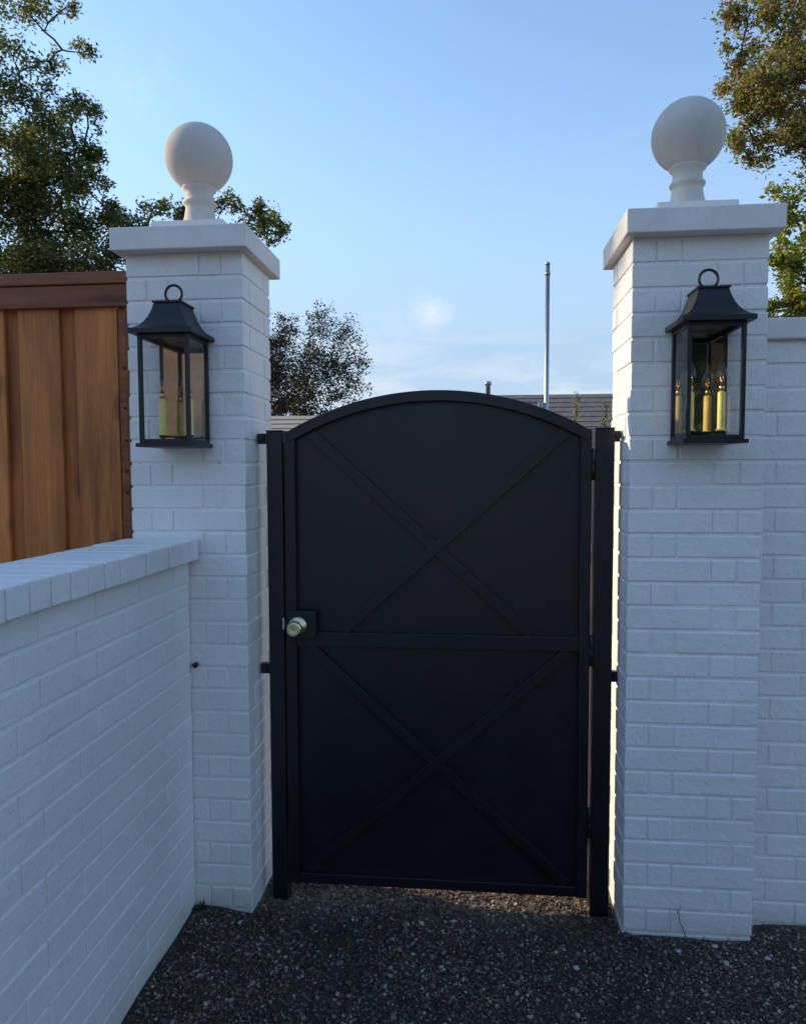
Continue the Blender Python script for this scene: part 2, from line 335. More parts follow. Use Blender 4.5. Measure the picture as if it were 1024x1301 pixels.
# ------------------------------------------------------------------ brick masonry
CH, JT = 0.076, 0.0095
def jit(a): return random.uniform(-a, a)
def brick(parent, x0, x1, y0, y1, z0, z1, name='brick', ja=0.0010, jr=0.004, bev=0.003):
    """one painted brick; the box is its joint-to-joint cell, given in the parent's coordinates"""
    gp = 0.0095 if random.random() < 0.16 else 0.0055          # head joints mostly filled with paint, a few open
    o = link(name, box(x1-x0-gp, y1-y0-gp, z1-z0-JT, bev, 2, 'paint'), None, parent,
             ((x0+x1)/2+jit(ja), (y0+y1)/2+jit(ja), (z0+z1)/2+jit(ja*0.6)), (jit(jr*0.5), jit(jr*0.6), jit(jr*0.6)))
    return o
REC = 0.0022       # joint recess behind the brick faces
def pillar(name, label, x0, x1, flip):
    y0, y1 = 2.35, 2.67; w_ = x1-x0; dY = y1-y0
    t = thing(name, label, 'pillar', ((x0+x1)/2, (y0+y1)/2, 0), 'painted brick gate pillars')
    ox, oy = (x0+x1)/2, (y0+y1)/2
    a0, a1, b0, b1 = x0-ox, x1-ox, y0-oy, y1-oy
    bx('mortar_core', a0+REC+JT/2, a1-REC-JT/2, b0+REC+JT/2, b1-REC-JT/2, -0.12, 29*CH+0.002, 'paint', t, 0.0)
    S, Hh = w_*0.63, w_*0.185; D1, D2 = 0.075, 0.245
    for k in range(-1, 29):
        z0, z1 = k*CH, (k+1)*CH
        odd = (k % 2 == 0) ^ flip
        # front row, then the two flanks; corner bricks lap round alternately
        if odd:
            brick(t, a0, a0+S, b0, b0+D1, z0, z1); brick(t, a0+S, a0+S+Hh, b0, b0+D1, z0, z1); brick(t, a0+S+Hh, a1, b0, b0+D2, z0, z1)
            brick(t, a0, a0+D1, b0+D1, b1, z0, z1); brick(t, a1-D1, a1, b0+D2, b1, z0, z1)
        else:
            brick(t, a0, a0+Hh, b0, b0+D2, z0, z1); brick(t, a0+Hh, a0+2*Hh, b0, b0+D1, z0, z1); brick(t, a0+2*Hh, a1, b0, b0+D1, z0, z1)
            brick(t, a0, a0+D1, b0+D2, b1, z0, z1); brick(t, a1-D1, a1, b0+D1, b1, z0, z1)
    zt = 29*CH
    cap = link('cap', box(w_+0.05, dY+0.10, 0.073, 0.004, 2, 'stone'), None, t, (0, 0, zt+0.0375), (0, 0, jit(0.004)))
    bev_s = 0.006
    fin = link('finial', None, None, t, (0, 0.0, zt+0.074))
    V, Fc = lathe([(0.082, 0.045), (0.080, 0.049), (0.070, 0.055), (0.060, 0.068), (0.053, 0.088), (0.049, 0.112), (0.047, 0.128), (0.054, 0.132), (0.056, 0.137), (0.054, 0.142), (0.047, 0.146), (0.046, 0.158), (0.046, 0.172), (0.049, 0.178), (0.056, 0.184), (0.058, 0.190), (0.054, 0.196), (0.045, 0.204)], 48)
    mesh('finial_neck', V, Fc, 'ball', fin, True)
    link('finial_plinth', box(0.245, 0.245, 0.045, 0.003, 2, 'stone'), None, fin, (0, 0, 0.0226))
    pr = []; r = 0.114
    for i in range(33):
        a = -math.pi/2*0.88 + (math.pi*0.94)*i/32; pr.append((max(0.002, r*math.cos(a)), 0.291 + r*math.sin(a)))
    V, Fc = lathe(pr, 64); mesh('finial_ball', V, Fc, 'ball', fin, True)
    return t
LP = pillar('brick_pillar', 'white painted brick pillar with ball finial on the knob side, next to wood fence', -1.15, -0.75, False)
RP = pillar('brick_pillar', 'white painted brick pillar with ball finial on the hinge side of the gate', 0.475, 0.885, True)
# small fittings the photograph shows on the pillars
V, Fc = lathe([(0.009, 0), (0.009, 0.012), (0.006, 0.016)], 12)
V = [(x, -z, y) for x, y, z in V]
mesh('wall_plug', V, Fc, 'gate', LP, True, (0.018, -0.163, 0.845))

# low wall running towards the viewer
lw = thing('low_brick_wall', 'low white painted brick wall with rowlock cap running forward from the pillar', 'wall', (-1.05, 0.7, 0))
def B(x0, x1, y0, y1, z0, z1): return brick(lw, x0+1.05, x1+1.05, y0-0.7, y1-0.7, z0, z1)
bx('mortar_core', -1.15+REC+JT/2+1.05, -0.947-REC-JT/2+1.05, -0.9+0.01-0.7, 2.349-0.7, -0.12, 1.2, 'paint', lw, 0.0)
L = 0.243; c0 = 1.196/16
for k in range(-1, 16):
    z0, z1 = k*c0, (k+1)*c0
    y = 2.349 - (L/2 if k % 2 else L*0.86)
    B(-1.05, -0.947, y, 2.349, z0, z1)
    while y > -0.85:
        yn = max(-0.9, y-L); B(-1.05, -0.947, yn, y, z0, z1); y = yn
y = 2.349; 
while y > -0.85:
    yn = y - 0.0775
    o = brick(lw, -1.168+1.05, -0.912+1.05, yn-0.7, y-0.7, 1.196, 1.275, 'cap_brick', 0.0016, 0.008, 0.004); y = yn
bx('cap_mortar', -1.157+1.05, -0.924+1.05, -0.9-0.7, 2.348-0.7, 1.2005, 1.2685, 'paint', lw, 0.0)

# wall beyond the right pillar
rw = thing('brick_wall', 'tall white painted brick wall with smooth coping right of the hinge-side pillar', 'wall', (1.8, 2.53, 0))
bx('mortar_core', 0.886-1.8, 2.9-1.8-REC-JT/2, 2.43+REC+JT/2-2.53, 2.62-2.53, -0.12, 1.9, 'paint', rw, 0.0)
for k in range(-1, 25):
    x = 0.887 + (0.06 if k % 2 else 0.155); z0, z1 = k*CH, (k+1)*CH
    brick(rw, 0.887-1.8, x-1.8, 2.43-2.53, 2.52-2.53, z0, z1)
    while x < 2.86:
        xn = min(2.9, x+L); brick(rw, x-1.8, xn-1.8, 2.43-2.53, 2.52-2.53, z0, z1); x = xn
bx('coping', 0.888-1.8, 2.93-1.8, 2.41-2.53, 2.65-2.53, 1.9005, 1.966, 'stone', rw, 0.005, 2)

# ------------------------------------------------------------------ gate
GY = 2.46
for side, x0, x1, px in ((-1, -0.713, -0.658, -0.749), (1, 0.391, 0.453, 0.474)):
    t = thing('gate_post', 'black square steel gate post on the knob side, bracketed to pillar' if side < 0 else 'black square steel hinge post bracketed to the right-hand pillar',
              'post', ((x0+x1)/2, GY+0.03, 0), 'steel gate posts')
    h = (x1-x0)/2
    bx('tube', -h, h, -0.03, 0.03, -0.10, 1.628, 'gate', t, 0.0025, 2)
    bx('post_cap', -h-0.0015, h+0.0015, -0.0315, 0.0315, 1.6285, 1.633, 'gate', t, 0.001)
    for zb in (1.605, 0.80):
        g0, g1 = sorted((px-t.location.x, side*h))
        br = bx('bracket', g0-0.001, g1, -0.012, 0.014, zb-0.018, zb+0.018, 'gate', t, 0.002)
        V, Fc = lathe([(0.008, 0), (0.008, 0.006), (0.005, 0.008)], 6); V = [(x, -z, y) for x, y, z in V]
        mesh('bolt', V, Fc, 'gate', br, False, (0, -0.013, 0))
    if side < 0:
        bx('stop_strip', h, h+0.016, 0.034, 0.040, 0.04, 1.60, 'gate', t, 0.001)
        bx('strike_plate', h-0.006, h+0.0012, -0.0312, -0.026, 0.945, 0.985, 'steel', t, 0.0005)
XL, XR = -0.650, 0.381; ZB = 0.037; ZS = 1.622; ZT = 1.762; XM = (XL+XR)/2; HW = (XR-XL)/2; TW = 0.036
SAG = ZT-ZS; RA = (HW*HW+SAG*SAG)/(2*SAG); ZC = ZT-RA
g = thing('metal_gate', 'black arched sheet-metal gate with two X braces and brass knob', 'gate', (XM, GY+0.02, 0))
bx('frame_stile', -HW, -HW+TW, -0.02, 0.02, ZB, ZS+0.008, 'gate', g, 0.002, 2)
bx('frame_stile', HW-TW, HW, -0.02, 0.02, ZB, ZS+0.008, 'gate', g, 0.002, 2)
# arched head: a bent square tube
def arch(r0, r1, y0, y1, n=64):
    a1 = math.asin(HW/RA); v = []; f = []
    for i in range(n+1):
        a = -a1 + 2*a1*i/n; s, c = math.sin(a), math.cos(a)
        for r, y in ((r0, y0), (r1, y0), (r1, y1), (r0, y1)): v.append((r*s, y, ZC+r*c))
    for i in range(n):
        for j in range(4):
            k = (j+1) % 4; f.append((i*4+j, (i+1)*4+j, (i+1)*4+k, i*4+k))
    f += [(0, 1, 2, 3), (n*4+3, n*4+2, n*4+1, n*4)]
    return v, f
V, Fc = arch(RA-TW, RA, -0.0215, 0.0215); o = mesh('frame_arch', V, Fc, 'gate', g)
m_ = o.modifiers.new('bevel', 'BEVEL'); m_.width = 0.002; m_.segments = 2; m_.limit_method = 'ANGLE'
# sheet panel behind the braces
V = []; n = 48
for y in (0.004, 0.007):
    V += [(-HW+TW-0.004, y, ZB+0.01), (HW-TW+0.004, y, ZB+0.01)]
    rr = RA-TW+0.004; am = math.asin((HW-TW+0.004)/rr)
    for i in range(n+1):
        a = am - 2*am*i/n; V.append((rr*math.sin(a), y, ZC+rr*math.cos(a)))
q = len(V)//2; Fc = [tuple(range(q)), tuple(range(2*q-1, q-1, -1))] + [(i, i+q, (i+1) % q+q, (i+1) % q) for i in range(q)]
mesh('panel', V, Fc, 'panel', g)
ZM0, ZM1 = 0.886, 0.936
bx('frame_rail', -HW+TW, HW-TW, -0.0165, 0.0195, ZB, ZB+0.036, 'gate', g, 0.002, 2, label='bottom rail of the gate')
bx('frame_rail', -HW+TW, HW-TW, -0.0165, 0.0035, ZM0, ZM1, 'gate', g, 0.002, 2, label='middle rail of the gate')
def brace(p, q, y0, y1, wd):
    p, q = Vector(p), Vector(q); d = q-p; ln = d.length; a = math.atan2(d.z, d.x)
    link('brace', box(ln, y1-y0, wd, 0.0015, 2, 'gate'), None, g, ((p.x+q.x)/2, (y0+y1)/2, (p.z+q.z)/2), (0, -a, 0))
def half(c, e, y0, y1, wd):        # a bar cut at the crossing
    c, e = Vector(c), Vector(e); d = (e-c).normalized(); brace(c+d*wd*0.62, e, y0, y1, wd)
zx = 1.620; zl = ZM1+0.004
brace((-HW+TW+0.055, 0, zx), (0.32, 0, zl), -0.012, 0.0035, 0.036)
c_ = (0.0155, 0, 1.247)
p2, q2 = Vector((0.452-0.02, 0, zx)), Vector((-0.32, 0, zl))
brace(p2, q2, -0.0135, 0.0025, 0.036)
zl2, zb2 = ZM0-0.004, ZB+0.04
brace((-HW+TW+0.045, 0, zl2), (HW-TW-0.03, 0, zb2), -0.012, 0.0035, 0.034)
brace((HW-TW-0.035, 0, zl2), (-HW+TW+0.03, 0, zb2), -0.0135, 0.0025, 0.034)
# lock box and knob
lb = bx('lock_box', -HW+0.002, -HW+0.108, -0.0335, -0.0218, 0.915, 1.012, 'gate', g, 0.003, 2)
V, Fc = lathe([(0.033, 0), (0.033, 0.004), (0.029, 0.008), (0.016, 0.011), (0.013, 0.016), (0.013, 0.027), (0.018, 0.031), (0.0245, 0.036), (0.0265, 0.043), (0.0265, 0.052), (0.0235, 0.057), (0.021, 0.0585), (0.012, 0.0575), (0.006, 0.0565)], 40)
V = [(x, -z, y) for x, y, z in V]
kb = mesh('door_knob', V, Fc, 'brass', g, True, (-HW+0.043, -0.0337, 0.960))
bx('key_slot', -0.0035, 0.0035, -0.0582, -0.0560, -0.001, 0.001, 'rust', kb, 0.0)
for zh in (1.46, 0.84, 0.25):
    V, Fc = lathe([(0.0055, 0), (0.0055, 0.05), (0.0045, 0.052), (0.0055, 0.054), (0.0055, 0.105)], 14)
    hg = mesh('hinge_barrel', V, Fc, 'gate', g, True, (HW+0.0050, -0.021, zh))

# ------------------------------------------------------------------ lanterns
def lantern(label, X):
    wh, dp = 0.081, 0.172; z0, z1 = 1.582, 1.915; zr = z1
    t = thing('wall_lantern', label, 'lantern', (X, 2.349, z0), 'wall lanterns on the pillars')
    H_ = z1-z0; yf = -dp
    bx('base_plate', -wh-0.009, wh+0.009, yf-0.009, 0.0, -0.012, 0.0, 'lantern', t, 0.0015, 2)
    pw = 0.0125
    for sx in (-1, 1):
        for y in (yf, -0.014):
            xa = -wh if sx < 0 else wh-pw
            bx('corner_post', xa, xa+pw, y, y+pw, 0.0, H_, 'lantern', t, 0.001)
    bx('frame_bar', -wh+pw, wh-pw, yf, yf+pw, 0.0, 0.012, 'lantern', t, 0.001); bx('frame_bar', -wh+pw, wh-pw, yf, yf+pw, H_-0.012, H_, 'lantern', t, 0.001)
    for sx in (-1, 1):
        xa = -wh if sx < 0 else wh-pw
        for zb in (0.0, H_-0.012): bx('frame_bar', xa, xa+pw, yf+pw, -0.014, zb, zb+0.012, 'lantern', t, 0.001)
    bp = bx('back_plate', -wh+0.002, wh-0.002, -0.0125, -0.0015, 0.001, H_-0.001, 'mirror', t, 0.0)
    bx('glass_pane', -wh+pw-0.003, wh-pw+0.003, yf+0.005, yf+0.007, 0.010, H_-0.010, 'glass', t, 0.0)
    for sx in (-1, 1):
        xa = sx*(wh-0.006); bx('glass_pane', xa-0.001, xa+0.001, yf+pw-0.003, -0.012, 0.010, H_-0.010, 'glass', t, 0.0)
    # swept hood
    yc = -dp/2; prof = [(0.020, 0.0), (0.020, 0.014), (0.006, 0.020), (-0.006, 0.029), (-0.017, 0.043), (-0.026, 0.060), (-0.033, 0.079), (-0.0385, 0.100), (-0.0375, 0.1005), (-0.0345, 0.102), (-0.0345, 0.107)]
    V = []; Fc = []
    for e, z in prof:
        hx, y0_, y1_ = wh+e, yf-e, min(0.0, e*1.0) if e > 0 else e*0.75
        if e > 0: y1_ = 0.0
        V += [(-hx, y0_, H_+z), (hx, y0_, H_+z), (hx, y1_, H_+z), (-hx, y1_, H_+z)]
    for k in range(len(prof)-1):
        for j in range(4): Fc.append((k*4+j, k*4+(j+1) % 4, (k+1)*4+(j+1) % 4, (k+1)*4+j))
    Fc += [(3, 2, 1, 0), tuple((len(prof)-1)*4+j for j in range(4))]
    hd = mesh('hood', V, Fc, 'lantern', t, False)
    V, Fc = torus(0.027, 0.0042); mesh('hanging_ring', V, Fc, 'lantern', t, True, (0, yc+0.005, H_+0.139))
    V, Fc = lathe([(0.011, 0), (0.011, 0.004), (0.006, 0.008), (0.006, 0.012)], 16); mesh('ring_boss', V, Fc, 'lantern', t, True, (0, yc+0.005, H_+0.1065))
    bx('candle_bar', -0.055, 0.055, -0.086, -0.074, 0.020, 0.026, 'lantern', t, 0.001)
    bx('candle_stem', -0.006, 0.006, -0.086, -0.074, 0.0005, 0.0195, 'lantern', t, 0.0005)
    for sx in (-1, 1):
        V, Fc = lathe([(0.0165, 0.0265), (0.0175, 0.030), (0.0115, 0.034), (0.0112, 0.036), (0.0112, 0.140), (0.009, 0.143)], 24)
        cd = mesh('candle', V, Fc, 'candle', t, True, (sx*0.045, -0.080, 0))
        V, Fc = lathe([(0.0075, 0.1425), (0.0075, 0.158), (0.0065, 0.160)], 16); mesh('socket', V, Fc, 'socket', cd, True)
        V, Fc = lathe([(0.0066, 0.160), (0.010, 0.168), (0.0145, 0.178), (0.0160, 0.187), (0.0148, 0.197), (0.011, 0.209), (0.0065, 0.220), (0.0035, 0.229), (0.001, 0.236)], 24)
        mesh('bulb', V, Fc, 'bulb', cd, True)
        V, Fc = merge([tube([(dx, 0, 0.160), (dx*1.8, 0, 0.176), (dx*0.8, 0, 0.198)], [0.0012]*3, 6) for dx in (-0.003, 0.003)] + [tube([(0, 0.002, 0.160), (0, 0.002, 0.185)], [0.0028, 0.0022], 8)])
        mesh('filament', V, Fc, 'filament', cd, True)
    return t
lantern('black lantern with two candle bulbs on the pillar beside the wood fence', -0.950)
lantern('black lantern with two candle bulbs on the right-hand hinge-side pillar', 0.680)

# ------------------------------------------------------------------ cedar fence
fe = thing('wooden_fence', 'tall stained cedar board-on-board fence left of the pillar', 'fence', (-2.2, 2.50, 0))
def FX(px): return at(px, 500, 2.49).x + 2.2
edges = [(102, 154.5), (31, 80)]
xs = [(FX(a), FX(b)) for a, b in edges]
wd = xs[0][1]-xs[0][0]; step = xs[0][0]-xs[1][0]
fr = [(xs[0][0]-i*step, xs[0][1]-i*step) for i in range(22)]
for i, (a, b) in enumerate(fr):
    bx('fence_board', a, b, -0.030+jit(0.0012), -0.014, 0.02, 2.07, 'cedar', fe, 0.002, 1, (jit(0.002), jit(0.002), jit(0.012)))
    bx('back_board', a-step+wd-0.03, a+0.03, -0.0125, 0.003, 0.02, 2.07, 'cedar_back', fe, 0.002, 1, (0, jit(0.002), 0))
bx('edge_board', xs[0][1]+0.002, xs[0][1]+0.030, -0.026, 0.05, 0.02, 2.06, 'cedar_trim', fe, 0.0015)
x0_ = fr[-1][0]-0.05; x1_ = -1.158+2.2
bx('trim_board', x0_, x1_, -0.052, -0.032, 2.062, 2.137, 'cedar_trim', fe, 0.002)
bx('top_cap', x0_, x1_, -0.060, 0.06, 2.1385, 2.180, 'cedar_trim', fe, 0.003)
for zr in (0.35, 1.15, 1.95): bx('back_rail', x0_, xs[0][1], 0.0045, 0.043, zr-0.045, zr+0.045, 'cedar_trim', fe, 0.002)
for px_ in (xs[0][1]-0.09, xs[0][1]-1.3, xs[0][1]-2.6): bx('fence_post', px_, px_+0.089, 0.0445, 0.13, -0.1, 2.13, 'cedar_trim', fe, 0.003)
V, Fc = lathe([(0.0045, 0), (0.0045, 0.006), (0.002, 0.008)], 8); nm = None
for zn in (1.86, 1.72, 1.60, 1.50, 1.42):
    o = mesh('nail_head', [(-z*0.0+x, -z, y) for x, y, z in V], Fc, 'rust', fe, False, (xs[0][1]+0.0235, -0.027, zn+jit(0.01)))

# ------------------------------------------------------------------ gravel
def ico():
    t = (1+5**0.5)/2
    v = np.array([(-1, t, 0), (1, t, 0), (-1, -t, 0), (1, -t, 0), (0, -1, t), (0, 1, t), (0, -1, -t), (0, 1, -t), (t, 0, -1), (t, 0, 1), (-t, 0, -1), (-t, 0, 1)], float)
    v /= np.linalg.norm(v[0])
    f = np.array([(0, 11, 5), (0, 5, 1), (0, 1, 7), (0, 7, 10), (0, 10, 11), (1, 5, 9), (5, 11, 4), (11, 10, 2), (10, 7, 6), (7, 1, 8), (3, 9, 4), (3, 4, 2), (3, 2, 6), (3, 6, 8), (3, 8, 9), (4, 9, 5), (2, 4, 11), (6, 2, 10), (8, 6, 7), (9, 8, 1)])
    return v, f
def tri_mesh(name, V, Fc):
    me = bpy.data.meshes.new(name); me.vertices.add(len(V)); me.vertices.foreach_set('co', np.ascontiguousarray(V, dtype=np.float32).ravel())
    nf = len(Fc); k = Fc.shape[1]
    me.loops.add(nf*k); me.loops.foreach_set('vertex_index', np.ascontiguousarray(Fc, dtype=np.int32).ravel())
    me.polygons.add(nf); me.polygons.foreach_set('loop_start', np.arange(nf, dtype=np.int32)*k); me.polygons.foreach_set('loop_total', np.full(nf, k, dtype=np.int32))
    me.update(calc_edges=True); return me
def hzn(x, y):
    ax = np.abs(x)
    return 0.010*np.sin(3.1*x+1.0)*np.sin(2.3*y+0.5) + 0.006*np.sin(9*x+4*y) + 0.005*np.sin(13*y-7*x+1) - 0.020*np.exp(-((y-2.46)/0.16)**2)*np.where(ax < 0.75, 1, np.exp(-((ax-0.75)/0.1)**2)) - 0.006
def stones(n, x0, x1, y0, y1, smin, smax, pw=2.2):
    iv, iff = ico()
    x = rng.uniform(x0, x1, n); y = rng.uniform(y0, y1, n)
    ok = (x > -0.945) & ~((x < -0.745) & (y > 2.345) & (y < 2.68)) & ~((x > 0.47) & (x < 0.89) & (y > 2.345) & (y < 2.68)) & ~((x > 0.88) & (y > 2.425) & (y < 2.63))
    x, y = x[ok], y[ok]; n = len(x)
    s = smin + (smax-smin)*rng.random(n)**pw
    sh = rng.uniform(0.55, 1.25, (n, 1, 3))*np.array([1, 1, 0.75]); jv = rng.uniform(0.75, 1.2, (n, 12, 1))
    P = iv[None]*sh*jv*s[:, None, None]
    a = rng.uniform(0, 2*np.pi, n); ca, sa = np.cos(a)[:, None], np.sin(a)[:, None]
    X = P[..., 0]*ca - P[..., 1]*sa; Y = P[..., 0]*sa + P[..., 1]*ca; Z = P[..., 2] + X*rng.uniform(-0.4, 0.4, (n, 1))
    P = np.stack([X + x[:, None], Y + y[:, None], Z + (hzn(x, y) + s*0.25 + rng.uniform(-0.002, 0.003, n))[:, None]], -1)
    return P.reshape(-1, 3), (iff[None] + (np.arange(n)*12)[:, None, None]).reshape(-1, 3)
def cat(ps):
    Vs, Fs, o = [], [], 0
    for v, f in ps: Vs.append(v); Fs.append(f+o); o += len(v)
    return np.concatenate(Vs), np.concatenate(Fs)
V, Fc = cat([stones(52000, -0.95, 1.25, 1.55, 2.62, 0.0020, 0.0066), stones(900, -0.95, 1.25, 1.55, 2.62, 0.006, 0.012, 3), stones(16000, -0.95, 2.6, 0.4, 3.2, 0.004, 0.010)])
link('gravel', tri_mesh('gravel', V, Fc), 'gravel', kind='stuff', label='dark crushed gravel covering the ground in front of the gate', category='gravel')

# ------------------------------------------------------------------ vegetation
MAT['oak'] = m_leaf('oak_leaf', [(0, (0.030, 0.052, 0.020)), (0.4, (0.075, 0.100, 0.032)), (0.75, (0.16, 0.175, 0.055)), (1, (0.30, 0.27, 0.10))], 0.5)
MAT['acacia'] = m_leaf('acacia_leaf', [(0, (0.08, 0.11, 0.03)), (0.4, (0.16, 0.19, 0.05)), (0.66, (0.28, 0.28, 0.09)), (0.72, (0.20, 0.115, 0.075)), (1, (0.34, 0.21, 0.15))], 0.5)
MAT['lime'] = m_leaf('yellow_green_leaf', [(0, (0.11, 0.14, 0.025)), (0.6, (0.22, 0.25, 0.05)), (1, (0.34, 0.33, 0.08))], 0.5)
MAT['dusky'] = m_leaf('dusky_leaf', [(0, (0.03, 0.04, 0.022)), (0.55, (0.06, 0.068, 0.035)), (0.75, (0.085, 0.055, 0.04)), (1, (0.13, 0.085, 0.06))], 0.35)
MAT['evergreen'] = m_leaf('evergreen_leaf', [(0, (0.014, 0.026, 0.012)), (0.7, (0.035, 0.055, 0.02)), (1, (0.07, 0.085, 0.03))], 0.3)
MAT['bark'] = m_bark('grey_brown_bark', (0.035, 0.027, 0.02), (0.11, 0.09, 0.07))
def leaves(centers, size, aspect=0.5, droop=0.3):
    """folded leaf blades: 4 vertices, 2 triangles each"""
    n = len(centers); C = np.asarray(centers)
    d = rng.normal(size=(n, 3)); d[:, 2] = d[:, 2]*0.6 - droop; d /= np.linalg.norm(d, axis=1)[:, None]
    u = rng.normal(size=(n, 3)); s = np.cross(d, u); s /= np.linalg.norm(s, axis=1)[:, None]; nn = np.cross(d, s)
    L_ = (size*rng.uniform(0.6, 1.25, n))[:, None]
    P = np.stack([C - d*L_*0.5, C + s*L_*aspect*0.5 + nn*L_*0.12, C + d*L_*0.5, C - s*L_*aspect*0.5 + nn*L_*0.12], 1).reshape(-1, 3)
    b = (np.arange(n)*4)[:, None]
    return P, np.concatenate([b+np.array([[0, 1, 2]]), b+np.array([[0, 2, 3]])], 0)
def tree(name, label, base, clumps, leaf, mat, dens=1.0, trunk_r=0.2, group=None, aspect=0.5, twigs=9, fork=None, bare=0.0, cat_='tree'):
    """clumps: (centre, radius, density). Limbs run from the trunk to every clump, twigs from there to the leaves."""
    base = Vector(base); t = thing(name, label, cat_, base, group)
    cs = [Vector(c[0])-base for c in clumps]
    mid = sum(cs, Vector())/len(cs); zmin = min(c.z for c in cs)
    fk = Vector(fork)-base if fork else Vector((mid.x*0.25, mid.y*0.25, max(0.5, zmin*0.7)))
    wood = [tube([(0, 0, -0.2), fk*0.35 + Vector((jit(0.1), jit(0.1), 0)), fk], [trunk_r*1.25, trunk_r, trunk_r*0.8], 12)]
    limbs = []; LV = []
    nodes = [(fk, trunk_r*0.7)]
    for c, (_, r, dn) in sorted(zip(cs, clumps), key=lambda q: (q[0]-fk).length):
        # start from the nearest node already grown that is closer to the fork
        st, sr = min(nodes, key=lambda q: (q[0]-c).length + 0.25*(q[0]-fk).length)
        m1 = st.lerp(c, 0.5) + Vector((jit(0.12), jit(0.12), jit(0.1)+0.05))*(c-st).length
        r1 = max(0.012, sr*0.62); nodes.append((m1, r1*1.15)); nodes.append((c, r1*0.8))
        limbs.append(tube([st, st.lerp(m1, 0.5)+Vector((jit(0.03), jit(0.03), 0.02)), m1, m1.lerp(c, 0.55)+Vector((jit(0.04), jit(0.04), jit(0.04))), c], [sr, (sr+r1)/2, r1, r1*0.8, r1*0.55], 7))
        for k in range(max(4, int(twigs*min(1.6, max(0.6, r/0.4))))):
            d = Vector(rng.normal(size=3)); d.z *= 0.75; d.normalize(); e = c + d*r*random.uniform(0.55, 1.0)
            m2 = c.lerp(e, 0.5) + Vector((jit(0.1), jit(0.1), jit(0.1)))*r
            limbs.append(tube([c, m2, e], [r1*0.42, r1*0.25, max(0.003, leaf*0.05)], 5))
            if random.random() < bare: continue
            nl = int(dn*dens*32*(r/leaf)**2/ max(4, twigs*min(1.6, max(0.6, r/0.4))) * 0.55)
            tt = rng.uniform(0.25, 1.12, nl)[:, None]
            pts = np.array(m2)[None]*(1-tt) + np.array(e)[None]*tt + rng.normal(size=(nl, 3))*r*0.20
            LV.append(pts)
    V_, F_ = merge(wood); mesh('trunk', V_, F_, 'bark', t, True)
    V_, F_ = merge(limbs); mesh('branches', V_, F_, 'bark', t, True)
    V_, F_ = leaves(np.concatenate(LV), leaf, aspect)
    link('crown', tri_mesh('crown', V_, F_), mat, t)
    return t
def cl(Y, rows):
    out = []
    for px, py, r, dn, dy in rows:
        p = at(px, py, Y+dy); out.append((p, r/FPX*(Y+dy), dn))
    return out
# big oak behind the fence
oak = cl(9.0, [(30, 8, 42, .5, 0), (86, 8, 20, .35, .3), (20, 62, 32, .45, -.4), (62, 78, 24, .4, 0), (101, 66, 20, .45, .5), (30, 118, 34, .7, .2), (80, 128, 32, .65, -.4), (112, 142, 24, .6, .1),
    (58, 168, 42, .9, .4), (18, 190, 46, 1.1, -.5), (98, 186, 34, .9, 0), (70, 232, 50, 1.3, .3), (20, 262, 55, 1.3, 0), (112, 232, 28, .9, -.3), (124, 198, 16, .5, .3), (60, 296, 52, 1.2, .2), (112, 288, 38, .9, .4),
    (20, 330, 50, 1.2, -.2), (88, 336, 44, 1.2, -.4), (152, 282, 28, .8, .5), (150, 322, 34, 1.0, 0), (196, 262, 24, .6, .4), (222, 285, 30, .7, .1), (186, 300, 34, .9, .3), (252, 300, 30, .8, 0),
    (286, 262, 22, .75, .3), (300, 296, 28, .8, .2), (338, 284, 28, .9, .5), (352, 298, 20, .8, .3), (328, 262, 14, .5, .3),
    (-60, 60, 60, .8, 0), (-60, 150, 70, .9, .5), (-80, 250, 80, 1, 0), (-60, 340, 80, 1, .4), (-60, 420, 80, .9, 0), (60, 400, 60, .9, .6), (200, 380, 60, .9, .5)])
tree('oak_tree', 'large dark green leafy tree rising behind the wooden fence', (-5.4, 9.4, 0), oak, 0.056, 'oak', 2.5, 0.24, 'trees', fork=(-5.6, 9.3, 2.6))
# added unseen tree far left, its high crown placed to shade the pillar tops
tall = [(Vector((-13.0+jit(2.2), 6.2+jit(2.0), random.uniform(9.45, 11.4))), 0.9, 1.0) for k in range(46)]
tree('tall_shade_tree', 'added unseen tall tree left of the oak, high crown shading the pillar tops', (-15.3, 7.2, 0), tall, 0.14, 'oak', 2.6, 0.26, 'trees', fork=(-14.9, 7.0, 6.5))
shade_clumps = [(Vector((-9.0+jit(1.0), 3.1+jit(1.0), random.uniform(3.6, 6.3))), 0.6, 1.0) for k in range(34)]  # added unseen tree, set where its leaves keep sun off the low wall's cap
tree('shade_tree', 'added unseen bushy tree far to the left, shading the low wall cap', (-9.2, 3.4, 0), shade_clumps, 0.10, 'oak', 2.4, 0.12, 'trees', fork=(-9.2, 3.4, 2.2))
